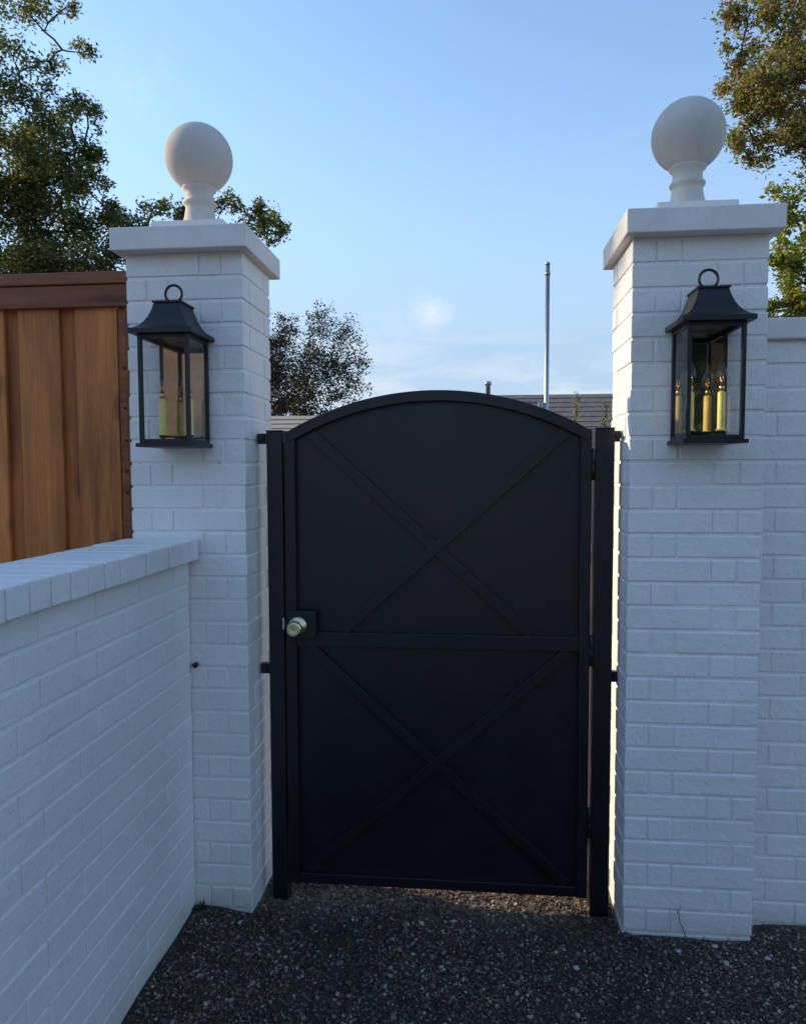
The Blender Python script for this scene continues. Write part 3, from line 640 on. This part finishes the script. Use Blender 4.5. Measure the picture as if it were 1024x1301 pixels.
# seed-pod tree at the right
aca = cl(8.0, [(955, 12, 34, .8, 0), (992, 38, 36, .9, .2), (942, 62, 24, .8, .1), (975, 88, 34, 1.0, -.2), (934, 108, 24, .8, .3), (960, 132, 36, 1.1, 0), (1000, 120, 36, 1.0, .3), (942, 168, 26, .9, .1), (985, 170, 34, .9, 0), (956, 198, 16, .7, .2),
    (930, 182, 14, .7, 0), (1040, 60, 60, .9, 0), (1050, 160, 60, .9, .3), (1010, -30, 60, .8, .2), (1120, 80, 80, .9, 0), (1130, -20, 80, .8, 0), (1090, 210, 60, .8, .4), (1018, 185, 26, .7, .1)])
tree('acacia_tree', 'tree with hanging brown seed pods behind the right pillar, upper right corner', (2.55+3.2, 8.6, 0), aca, 0.058, 'acacia', 2.7, 0.17, 'trees', aspect=0.42, fork=(4.9, 8.4, 3.2))
lim = cl(6.2, [(1000, 252, 26, .8, 0), (1012, 282, 24, .9, .1), (992, 322, 22, .9, 0), (1008, 350, 30, 1.1, .1), (992, 384, 26, 1.2, -.1), (1030, 320, 40, 1.0, .2), (1040, 390, 44, 1.1, 0), (1015, 420, 34, 1, .2), (970, 420, 26, 1, .3), (985, 440, 30, 1, .1), (1080, 350, 50, 1, 0), (1090, 440, 50, 1, 0)])
tree('shrub_tree', 'sunlit yellow-green bushy tree above the white wall at the right edge', (3.1, 6.3, 0), lim, 0.05, 'lime', 2.2, 0.08, 'trees', fork=(3.1, 6.3, 1.4))
# thin twiggy tree seen over the gate
mid = cl(22.0, [(395, 500, 40, .55, 0), (362, 480, 34, .8, .4), (352, 440, 26, .8, .6), (366, 415, 18, .6, .4), (400, 455, 34, .6, 0), (428, 470, 30, .5, .5), (412, 418, 26, .35, 0), (402, 398, 16, .18, .2), (438, 432, 24, .3, .4), (452, 458, 20, .35, .2), (455, 485, 18, .3, .3), (430, 505, 26, .4, .1), (418, 392, 14, .08, .2), (440, 408, 16, .1, .1),
    (330, 470, 40, .8, .8), (330, 520, 40, .8, .5), (372, 520, 26, .6, .2), (400, 535, 30, .5, .4), (320, 420, 36, .7, .3)])
tree('twiggy_tree', 'thin dusky tree with bare twig tops seen over the gate beside the pillar', (-4.9, 22.2, 0), mid, 0.095, 'dusky', 2.8, 0.16, 'trees', twigs=14, fork=(-4.9, 22.2, 2.2), bare=0.12)
# trees on the viewer's side of the garden, seen only in the lantern glass
for i, (x, y, s) in enumerate(((3.9, -8.5, 1.0), (7.2, -10.0, 1.2))):
    cc = [(Vector((x+rng.normal()*1.1*s, y+rng.normal()*0.9*s, 2.7*s+rng.normal()*1.1*s)), 0.85*s, 1.0) for k in range(36)]
    cc += [(Vector((x+jit(0.9), y+jit(0.9), 0.9+0.5*k)), 0.6, 0.9) for k in range(4)]
    tree('evergreen_tree', ['dark evergreen tree behind the viewer, mirrored in the right lantern', 'larger dark evergreen behind the viewer at the far right'][i],
         (x, y, 0), cc, 0.15, 'evergreen', 1.8, 0.18, 'trees behind the viewer')

# ------------------------------------------------------------------ things over the gate
MAT['shingle'] = m_stone('grey_brown_shingle', (0.085, 0.075, 0.072), (0.17, 0.15, 0.14))
MAT['tan'] = m_stone('tan_siding', (0.30, 0.26, 0.21), (0.40, 0.36, 0.30))
MAT['brownroof'] = m_stone('brown_shingle', (0.13, 0.075, 0.045), (0.26, 0.16, 0.10))
MAT['cream'] = m_stone('cream_siding', (0.50, 0.38, 0.27), (0.60, 0.47, 0.35))
MAT['trimwhite'] = m_plain('white_trim', (0.75, 0.74, 0.72), 0.5)
MAT['dkroof'] = m_stone('dark_shingle', (0.05, 0.045, 0.045), (0.10, 0.09, 0.085))
MAT['windowglass'] = m_plain('window_pane', (0.03, 0.04, 0.05), 0.05)
def house(name, label, x0, x1, y0, y1, ze, zr, wall_m, roof_m, rows=9, group=None, flip=False, trim='trimwhite', windows=True):
    """gable house, ridge along X; walls, roof slopes laid in overlapping shingle courses, fascia, windows"""
    xm, ym = (x0+x1)/2, (y0+y1)/2; t = thing(name, label, 'house', (xm, ym, 0), group); hx, hy = (x1-x0)/2, (y1-y0)/2
    V = [(-hx, -hy, -0.1), (hx, -hy, -0.1), (hx, hy, -0.1), (-hx, hy, -0.1), (-hx, -hy, ze), (hx, -hy, ze), (hx, hy, ze), (-hx, hy, ze), (-hx, 0, zr-0.12), (hx, 0, zr-0.12)]
    mesh('wall', V, [(0, 1, 5, 4), (1, 2, 6, 9, 5), (2, 3, 7, 6), (3, 0, 4, 8, 7), (0, 3, 2, 1)], wall_m, t)
    ov = 0.35; sl = (zr-ze)/hy
    V = []; Fc = []
    ex, ey = hx+ov, hy+ov; zl_ = ze-ov*sl
    rf = mesh('roof', [(-ex, -ey, zl_-0.05), (ex, -ey, zl_-0.05), (ex, 0, zr-0.05), (-ex, 0, zr-0.05), (ex, ey, zl_-0.05), (-ex, ey, zl_-0.05),
                       (-ex, -ey, zl_), (ex, -ey, zl_), (ex, 0, zr), (-ex, 0, zr), (ex, ey, zl_), (-ex, ey, zl_)],
              [(6, 7, 8, 9), (9, 8, 10, 11), (1, 0, 3, 2), (2, 3, 5, 4), (0, 1, 7, 6), (5, 11, 10, 4), (1, 2, 8, 7), (2, 4, 10, 8), (0, 6, 9, 3), (3, 9, 11, 5)], roof_m, t)
    for s in (-1, 1):
        for k in range(rows):
            a, b = k/rows, (k+1.12)/rows; b = min(b, 1.0)
            ya, yb = s*ey*(1-a), s*ey*(1-b); za, zb = zl_+(zr-zl_)*a, zl_+(zr-zl_)*b
            v = [(-ex+0.01, ya, za+0.035), (ex-0.01, ya, za+0.035), (ex-0.01, yb, zb+0.012), (-ex+0.01, yb, zb+0.012), (-ex+0.01, ya, za+0.004), (ex-0.01, ya, za+0.004)]
            mesh('shingle_course', v, [(0, 1, 2, 3) if s < 0 else (3, 2, 1, 0), (4, 5, 1, 0)], roof_m, rf)
        bx('fascia', -ex, ex, s*ey-0.03 if s < 0 else s*ey+0.002, s*ey-0.002 if s < 0 else s*ey+0.03, zl_-0.16, zl_+0.01, trim, t, 0.0)
    if windows:
        for s in (-1, 1):
            for xw in (-hx*0.55, hx*0.1, hx*0.6):
                wn = bx('window', xw-0.55, xw+0.55, s*hy-0.04, s*hy+0.04, 0.95, 2.05, trim, t, 0.0)
                for i_ in (-1, 1): bx('pane', i_*0.26-0.23, i_*0.26+0.23, -0.05, 0.05, -0.48, 0.48, 'windowglass', wn, 0.0)
    return t, rf
zr_ = at(720, 501, 20).z
hb, rf = house('neighbour_house', 'house with grey-brown shingle roof seen over the gate on the right', -1.2, 9.0, 16.6, 23.4, zr_-1.55, zr_, 'tan', 'shingle', 12)
# vent pipe on the ridge
vp = at(620, 495, 19.7); V, Fc = lathe([(0.06, -0.35), (0.06, 0.22), (0.09, 0.23), (0.09, 0.31), (0.06, 0.33)], 16)
mesh('vent_pipe', V, Fc, 'galv', rf, True, (vp.x-3.9, vp.y-20.0, zr_+0.02))
zs = at(348, 529, 14).z
house('garden_shed', 'small tan shed roof peeking between the left pillar and the gate', -6.9, -3.2, 12.6, 15.4, zs-0.55, zs, 'tan', 'tan', 7, windows=False, trim='tan')
# tall pipe
pb = at(694, 520, 9.0); pt = at(694.5, 336, 9.0)
po = thing('metal_pole', 'tall thin galvanised steel pole standing behind the gate', 'pole', (pb.x, 9.0, 0))
V, Fc = lathe([(0.027, -0.3), (0.027, pt.z)], 20); mesh('pipe', V, Fc, 'galv', po, True)
V, Fc = lathe([(0.030, pt.z-0.001), (0.030, pt.z+0.02), (0.02, pt.z+0.03)], 20); mesh('pole_cap', V, Fc, 'galv', po, True)
V, Fc = lathe([(0.033, pt.z-0.12), (0.033, pt.z-0.085)], 20); mesh('collar', V, Fc, 'galv', po, True)
bx('clamp', -0.10, -0.028, -0.03, 0.03, pb.z+0.02, pb.z+0.09, 'galv', po, 0.004)
# saplings in front of the far roof
for i, (px, py, h) in enumerate(((728, 545, 40), (766, 548, 36))):
    p = at(px, py, 12.0); top = at(px+3, py-h, 12.0)
    cc = [(Vector((top.x+jit(0.06), 12+jit(0.1), p.z + (top.z-p.z)*k/4)), 0.10, 0.5) for k in range(0, 5)]
    tree('sapling', ['thin green sapling in front of the far shingle roof, nearer the pole', 'thin green sapling in front of the far roof, touching the right pillar'][i], (p.x, 12.0, 0), cc, 0.05, 'lime', 0.6, 0.018, 'saplings', twigs=4, cat_='sapling')
# house on the viewer's side, mirrored in the left lantern
house('brown_house', 'brown-roofed house behind the viewer, mirrored in the left lantern', -13.0, -2.4, -17.5, -10.6, 2.25, 5.3, 'cream', 'brownroof', 12)
house('porch', 'dark gabled outbuilding behind the viewer, low in the left lantern reflection', -4.6, -2.9, -8.8, -7.4, 1.7, 2.5, 'tan', 'dkroof', 6, windows=False)

# ------------------------------------------------------------------ weeds, chips and dry leaves on the ground
MAT['weed'] = m_leaf('weed_leaf', [(0, (0.02, 0.03, 0.012)), (1, (0.06, 0.07, 0.03))])
MAT['dry'] = m_leaf('dry_leaf', [(0, (0.16, 0.09, 0.05)), (1, (0.36, 0.25, 0.15))], 0.3)
wb = thing('weed', 'small dark weed at the foot of the low wall by the pillar', 'weed', (-0.928, 2.325, 0.0))
V = []; Fc = []
for i in range(26):
    a = random.uniform(0, 6.28); l = random.uniform(0.012, 0.04); d = Vector((math.cos(a), math.sin(a)*0.6, random.uniform(0.2, 1.4))).normalized(); s = d.cross(Vector((0, 0, 1))).normalized()*0.005
    o = Vector((jit(0.012), jit(0.008), 0)); k = len(V); V += [o-s*0.4, o+d*l*0.6+s, o+d*l, o+d*l*0.6-s]; Fc.append((k, k+1, k+2, k+3))
mesh('leaf_tuft', V, Fc, 'weed', wb)
def chip(name, label, X, Y, s, mat, cat_, group):
    iv, iff = ico(); v = iv*rng.uniform(0.7, 1.2, (12, 1))*np.array([s, s*0.7, s*0.4]); a = random.uniform(0, 3)
    v = np.array(rotz([tuple(q) for q in v], a))
    me = tri_mesh(name, v, iff); link(name, me, mat, None, (X, Y, hz(X, Y)+0.002), label=label, category=cat_, group=group)
MAT['palechip'] = m_plain('pale_stone_chip', (0.42, 0.42, 0.42), 0.8); MAT['bluechip'] = m_plain('dark_slate_chip', (0.05, 0.06, 0.075), 0.6)
def onz(px, py):
    d = F + RT*((px-CX)/FPX) - UP*((py-CY)/FPX); k = -CAM_H/d.z; return d.x*k, d.y*k
for px, py, s, m_, lb_ in ((732, 1227, 0.014, 'palechip', 'pale flat stone chip lying on gravel in front of the hinge side'), (908, 1200, 0.013, 'palechip', 'pale stone chip at the foot of the right pillar'), (975, 1215, 0.013, 'palechip', 'pale stone chip near the bottom right corner'), (305, 1172, 0.010, 'palechip', 'small pale chip in front of the left pillar foot'), (448, 1164, 0.008, 'palechip', 'small pale chip just in front of the gate'), (796, 1186, 0.022, 'bluechip', 'dark slate chip wedged at the inner corner of right pillar'), (862, 1210, 0.012, 'palechip', 'pale chip in gravel below right lantern')):
    X, Y = onz(px, py); chip('stone_chip', lb_, X, Y, s, m_, 'stone', 'loose stone chips')
# dry stem climbing the foot of the hinge-side pillar
ds = thing('dry_stem', 'thin dry stem against the foot of the right pillar', 'stem', (0.655, 2.344, 0.0))
V, Fc = tube([(0.022, 0.0, -0.01), (0.012, 0.001, 0.02), (0.0, -0.001, 0.045), (-0.004, 0.0, 0.075), (0.002, 0.001, 0.10)], [0.0016, 0.0015, 0.0013, 0.001, 0.0006], 6)
mesh('stem', V, Fc, 'rust', ds, True)
V, Fc = tube([(-0.003, 0, 0.07), (-0.012, -0.001, 0.088)], [0.0011, 0.0005], 5); mesh('twig', V, Fc, 'rust', ds, True)
V, Fc = leaves(np.array([(x, y, 0.012+hz(x, y)) for x, y in zip(rng.uniform(-0.66, 0.42, 160), rng.uniform(2.40, 2.75, 160))]), 0.022, 0.6, 0.0)
link('leaf_litter', tri_mesh('leaf_litter', V*np.array([1, 1, 1]), Fc), 'dry', kind='stuff', label='dry leaf litter scattered under the gate', category='leaf litter')
